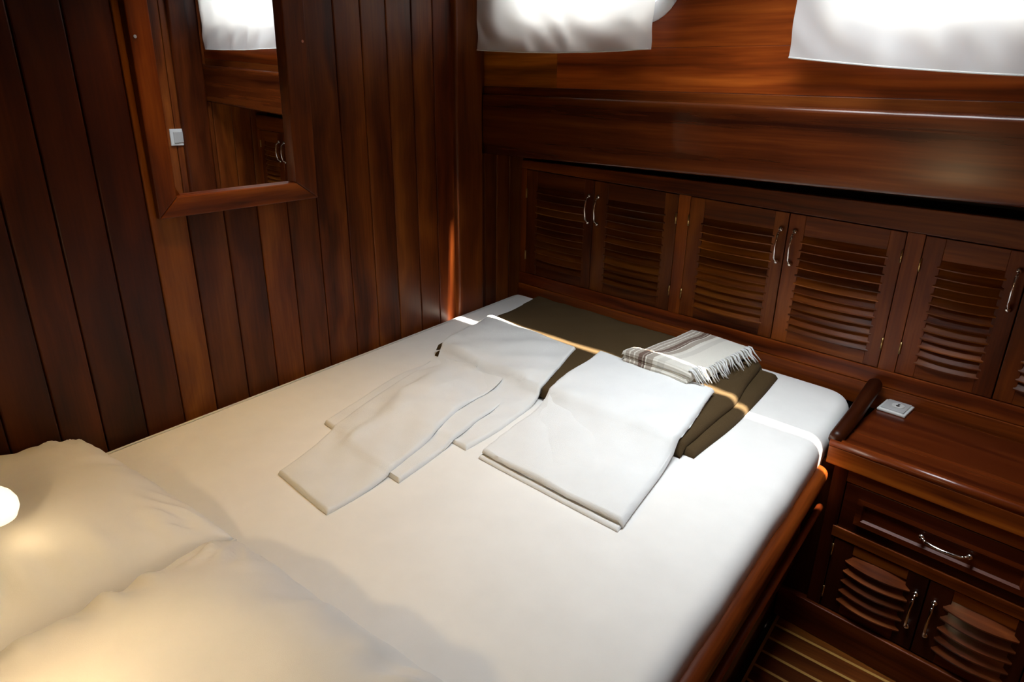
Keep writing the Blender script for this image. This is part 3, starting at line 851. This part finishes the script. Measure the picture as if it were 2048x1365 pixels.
# carcass
part('side_panel', MB().box(u_(1.423), u_(1.423) + 0.018, 0.02, 0.35, 0.0, 0.565), 'wood_z', ns, 0.0, tint=(.6, .5, .5))
part('post', MB().box(u_(1.423), u_(1.458), 0.004, 0.03, 0.085, 0.533), 'wood_z', ns, 0.0015, tint=(.75, .5, .5))
part('post', MB().box(u_(1.905), W_, 0.004, 0.03, 0.085, 0.533), 'wood_z', ns, 0.0015, tint=(.75, .5, .5))
part('rail', MB().box(u_(1.458), u_(1.905), 0.005, 0.03, 0.499, 0.533), 'wood_x', ns, 0.001, tint=(1.7, 1.5, 1.1))
part('rail', MB().box(u_(1.450), u_(1.905), 0.002, 0.03, 0.330, 0.362), 'wood_x', ns, 0.002, tint=(1.9, 1.8, 1.2))
part('plinth', MB().box(u_(1.347), W_, -0.008, 0.03, 0.0, 0.100), 'wood_x', ns, 0.003, tint=(1.2, .95, .9))
part('back_panel', MB().box(u_(1.43), W_, 0.03, 0.04, 0.09, 0.53), 'dark', ns)
# drawer
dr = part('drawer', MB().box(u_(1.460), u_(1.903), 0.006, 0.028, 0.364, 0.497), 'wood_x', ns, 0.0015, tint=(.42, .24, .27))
fa = MB()
pa = [(u_(1.502), u_(1.861), 0.398, 0.463, 0.006), (u_(1.496), u_(1.867), 0.392, 0.469, -0.002), (u_(1.511), u_(1.852), 0.407, 0.456, -0.003), (u_(1.516), u_(1.847), 0.412, 0.451, 0.003)]
rings = [[(a, v, c), (b, v, c), (b, v, d_), (a, v, d_), (a, v, c)] for a, b, c, d_, v in pa]
fa.quadgrid(np.array(rings)); b0 = len(fa.v); fa.v += rings[-1][:4]; fa.f.append([b0, b0 + 1, b0 + 2, b0 + 3])
part('raised_panel', fa, 'wood_x', dr, tint=(1.3, 1.0, .8), merge=True)
hm = link('handle', HANDLE, dr); hm.location = (u_(1.698), -0.001, 0.438); hm.rotation_euler = (0, math.radians(90), 0); hm['label'] = 'polished chrome bow handle'
# doors
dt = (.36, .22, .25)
d1 = louvre_door(ns, u_(1.459), u_(1.687), 0.104, 0.329, 0.329, u_(1.510), u_(1.640), 0.138, 0.298, 5, u_(1.667), 0.224, u_(1.461), (0.15, 0.29), dt, v=0.004, bow=0.016, smat='slat_gloss', rail_k=(1.5, 1.35, .9), slat_k=(1.5, 1.55, 2.6))  # slat tint: pale purple sky reflection put into the colour
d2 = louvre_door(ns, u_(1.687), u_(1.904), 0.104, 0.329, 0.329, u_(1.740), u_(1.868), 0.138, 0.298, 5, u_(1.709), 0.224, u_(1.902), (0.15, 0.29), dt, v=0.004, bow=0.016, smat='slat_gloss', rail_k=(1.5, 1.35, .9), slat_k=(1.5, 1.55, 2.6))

# power socket lying on the cabinet top
so = tag(empty('power_socket', (1.502, 2.043, 0.594), NA), 'white plastic power socket plate on the bedside cabinet top', 'socket')
part('plate', MB().box(-0.037, 0.037, -0.046, 0.046, 0.0, 0.008), 'plastic', so, 0.0025)
part('insert', MB().box(-0.030, 0.030, -0.038, 0.038, 0.008, 0.0105), 'plastic_grey', so, 0.001)
part('socket_ring', MB().tube([(0.004, 0, 0.010), (0.004, 0, 0.0125)], 0.016, 20), 'plastic', so)
part('socket_hole', MB().tube([(0.004, 0.006, 0.0118), (0.004, 0.006, 0.0132)], 0.0035, 10).tube([(0.004, -0.005, 0.0118), (0.004, -0.005, 0.0132)], 0.005, 10), 'black', so)

# ------------------------------------------------------------------ mirror on the left bulkhead, standing slightly askew
T3, T1 = math.tan(math.radians(3.5)), math.tan(math.radians(1.5))
mr = tag(empty('wall_mirror', (0.0, 1.0, 1.13)), 'tall mirror in a mahogany frame hung on the plank wall', 'mirror')
def mx(y, z, off=0.04): return T3 * (y - 1.032) + T1 * (z - 1.462) + off
def mpt(y, z, off): return (mx(y, z, off), y - 1.0, z - 1.13)
Yo0, Yo1, Zo0, Zo1 = 0.793, 1.238, 1.127, 1.90
Yi0, Yi1, Zi0, Zi1 = 0.842, 1.172, 1.176, 1.85
def fr_piece(q, name, axis):
    # q: outer a, outer b, inner b, inner a  (y, z)
    back = [(0.001, y - 1.0, z - 1.13) for y, z in q]
    front = [mpt(y, z, 0.04) for y, z in q]
    mb = MB(); mb.hexa(back + front)
    return part(name, mb, axis, mr, 0.003, tint=(1.5, 1.45, 1.1))
fr_piece([(Yo0, Zo0), (Yo1, Zo0), (Yi1, Zi0), (Yi0, Zi0)], 'frame_rail', 'wood_y')
fr_piece([(Yo1, Zo1), (Yo0, Zo1), (Yi0, Zi1), (Yi1, Zi1)], 'frame_rail', 'wood_y')
fr_piece([(Yo0, Zo1), (Yo0, Zo0), (Yi0, Zi0), (Yi0, Zi1)], 'frame_stile', 'wood_z')
fr_piece([(Yo1, Zo0), (Yo1, Zo1), (Yi1, Zi1), (Yi1, Zi0)], 'frame_stile', 'wood_z')
g = MB(); g.hexa([mpt(y, z, 0.014) for y, z in ((Yi0 - .006, Zi0 - .006), (Yi1 + .006, Zi0 - .006), (Yi1 + .006, Zi1 + .006), (Yi0 - .006, Zi1 + .006))] + [mpt(y, z, 0.018) for y, z in ((Yi0 - .006, Zi0 - .006), (Yi1 + .006, Zi0 - .006), (Yi1 + .006, Zi1 + .006), (Yi0 - .006, Zi1 + .006))])
part('mirror_glass', g, 'mirror', mr)
for y, z in ((0.803, 1.53), (1.224, 1.537)):
    a = Vector(mpt(y, z, 0.040)); part('screw_head', MB().tube([a, a + Vector((0.002, 0, 0))], 0.0038, 10), 'chrome', mr)

# light switch on the right bulkhead, seen in the mirror
sw = tag(empty('light_switch', (XR, 1.61, 1.05)), 'white square light switch seen in the mirror', 'switch')
part('plate', MB().box(-0.009, 0.0, -0.04, 0.04, -0.04, 0.04), 'plastic', sw, 0.002)
part('rocker', MB().hexa([(-0.009, -0.025, -0.028), (-0.0085, 0.025, -0.028), (-0.0085, 0.025, 0.028), (-0.009, -0.025, 0.028), (-0.014, -0.025, -0.026), (-0.012, 0.025, -0.026), (-0.012, 0.025, 0.026), (-0.014, -0.025, 0.026)]), 'plastic_grey', sw, 0.001)

# ------------------------------------------------------------------ curtains
def curtain(x0, x1, zb0, zbm, zb1, zt, label, seed, y0=1.984):
    r = np.random.default_rng(seed)
    nu, nv = 90, 40
    e = tag(empty('curtain', (x0, y0 - HS * x0, zt), HA), label, 'curtain')
    W = (x1 - x0) * HC
    u = np.linspace(0, 1, nu); v = np.linspace(0, 1, nv)
    U, V = np.meshgrid(u, v, indexing='ij')
    zb = zb0 + (zb1 - zb0) * u - (0.5 * (zb0 + zb1) - zbm) * 4 * u * (1 - u)
    Z = -(zt - zb)[:, None] * V
    folds = sum(0.0045 * np.sin(U * W * k_ + p + q * V) for k_, p, q in ((r.uniform(28, 40), r.uniform(0, 6), 2.0), (r.uniform(45, 60), r.uniform(0, 6), -2.5), (r.uniform(15, 22), r.uniform(0, 6), 1.5)))
    # slanted creases gathering at the lower hem
    cr = 0.0055 * np.sin((U * W * 48 + (1 - V) * 14 + 1.5 * np.sin(U * W * 17) + r.uniform(0, 6))) * np.exp(-((V - 0.86) / 0.13) ** 2)
    Yv = folds * (0.5 + 0.5 * V) + cr
    P = np.stack([U * W, Yv, Z], -1)
    mb = MB(); mb.quadgrid(P)
    c = part('cloth', mb, 'curtain', e, smooth=True)
    # turned hem along the lower edge
    hem = MB(); hem.tube([(U[i, -1] * W, Yv[i, -1], Z[i, -1] + 0.002) for i in range(0, nu, 2)], 0.0022, 6)
    part('hem', hem, 'curtain', e, smooth=True)
    part('curtain_wire', MB().tube([(-0.01, 0, 0.002), (W + 0.01, 0, 0.002)], 0.003, 8), 'chrome', e, smooth=True)
    return e
curtain(-0.004 + 0.01, 0.727, 1.540, 1.527, 1.533, 1.885, 'white cotton curtain over the porthole nearest the corner', 1)
curtain(1.126, 1.83, 1.508, 1.478, 1.466, 1.875, 'white cotton curtain over the porthole above the bedside cabinet', 2)

# tiny pale fitting on the floorboards
rp = tag(empty('floor_catch', (1.46, 1.44, 0.0006)), 'tiny pale metal catch lying on the floor strips', 'catch')
part('base', MB().tube([(0, 0, 0), (0, 0, 0.002)], 0.006, 10), 'chrome', rp)
part('tongue', MB().box(-0.0025, 0.0025, -0.012, 0.004, 0.002, 0.004), 'chrome', rp)
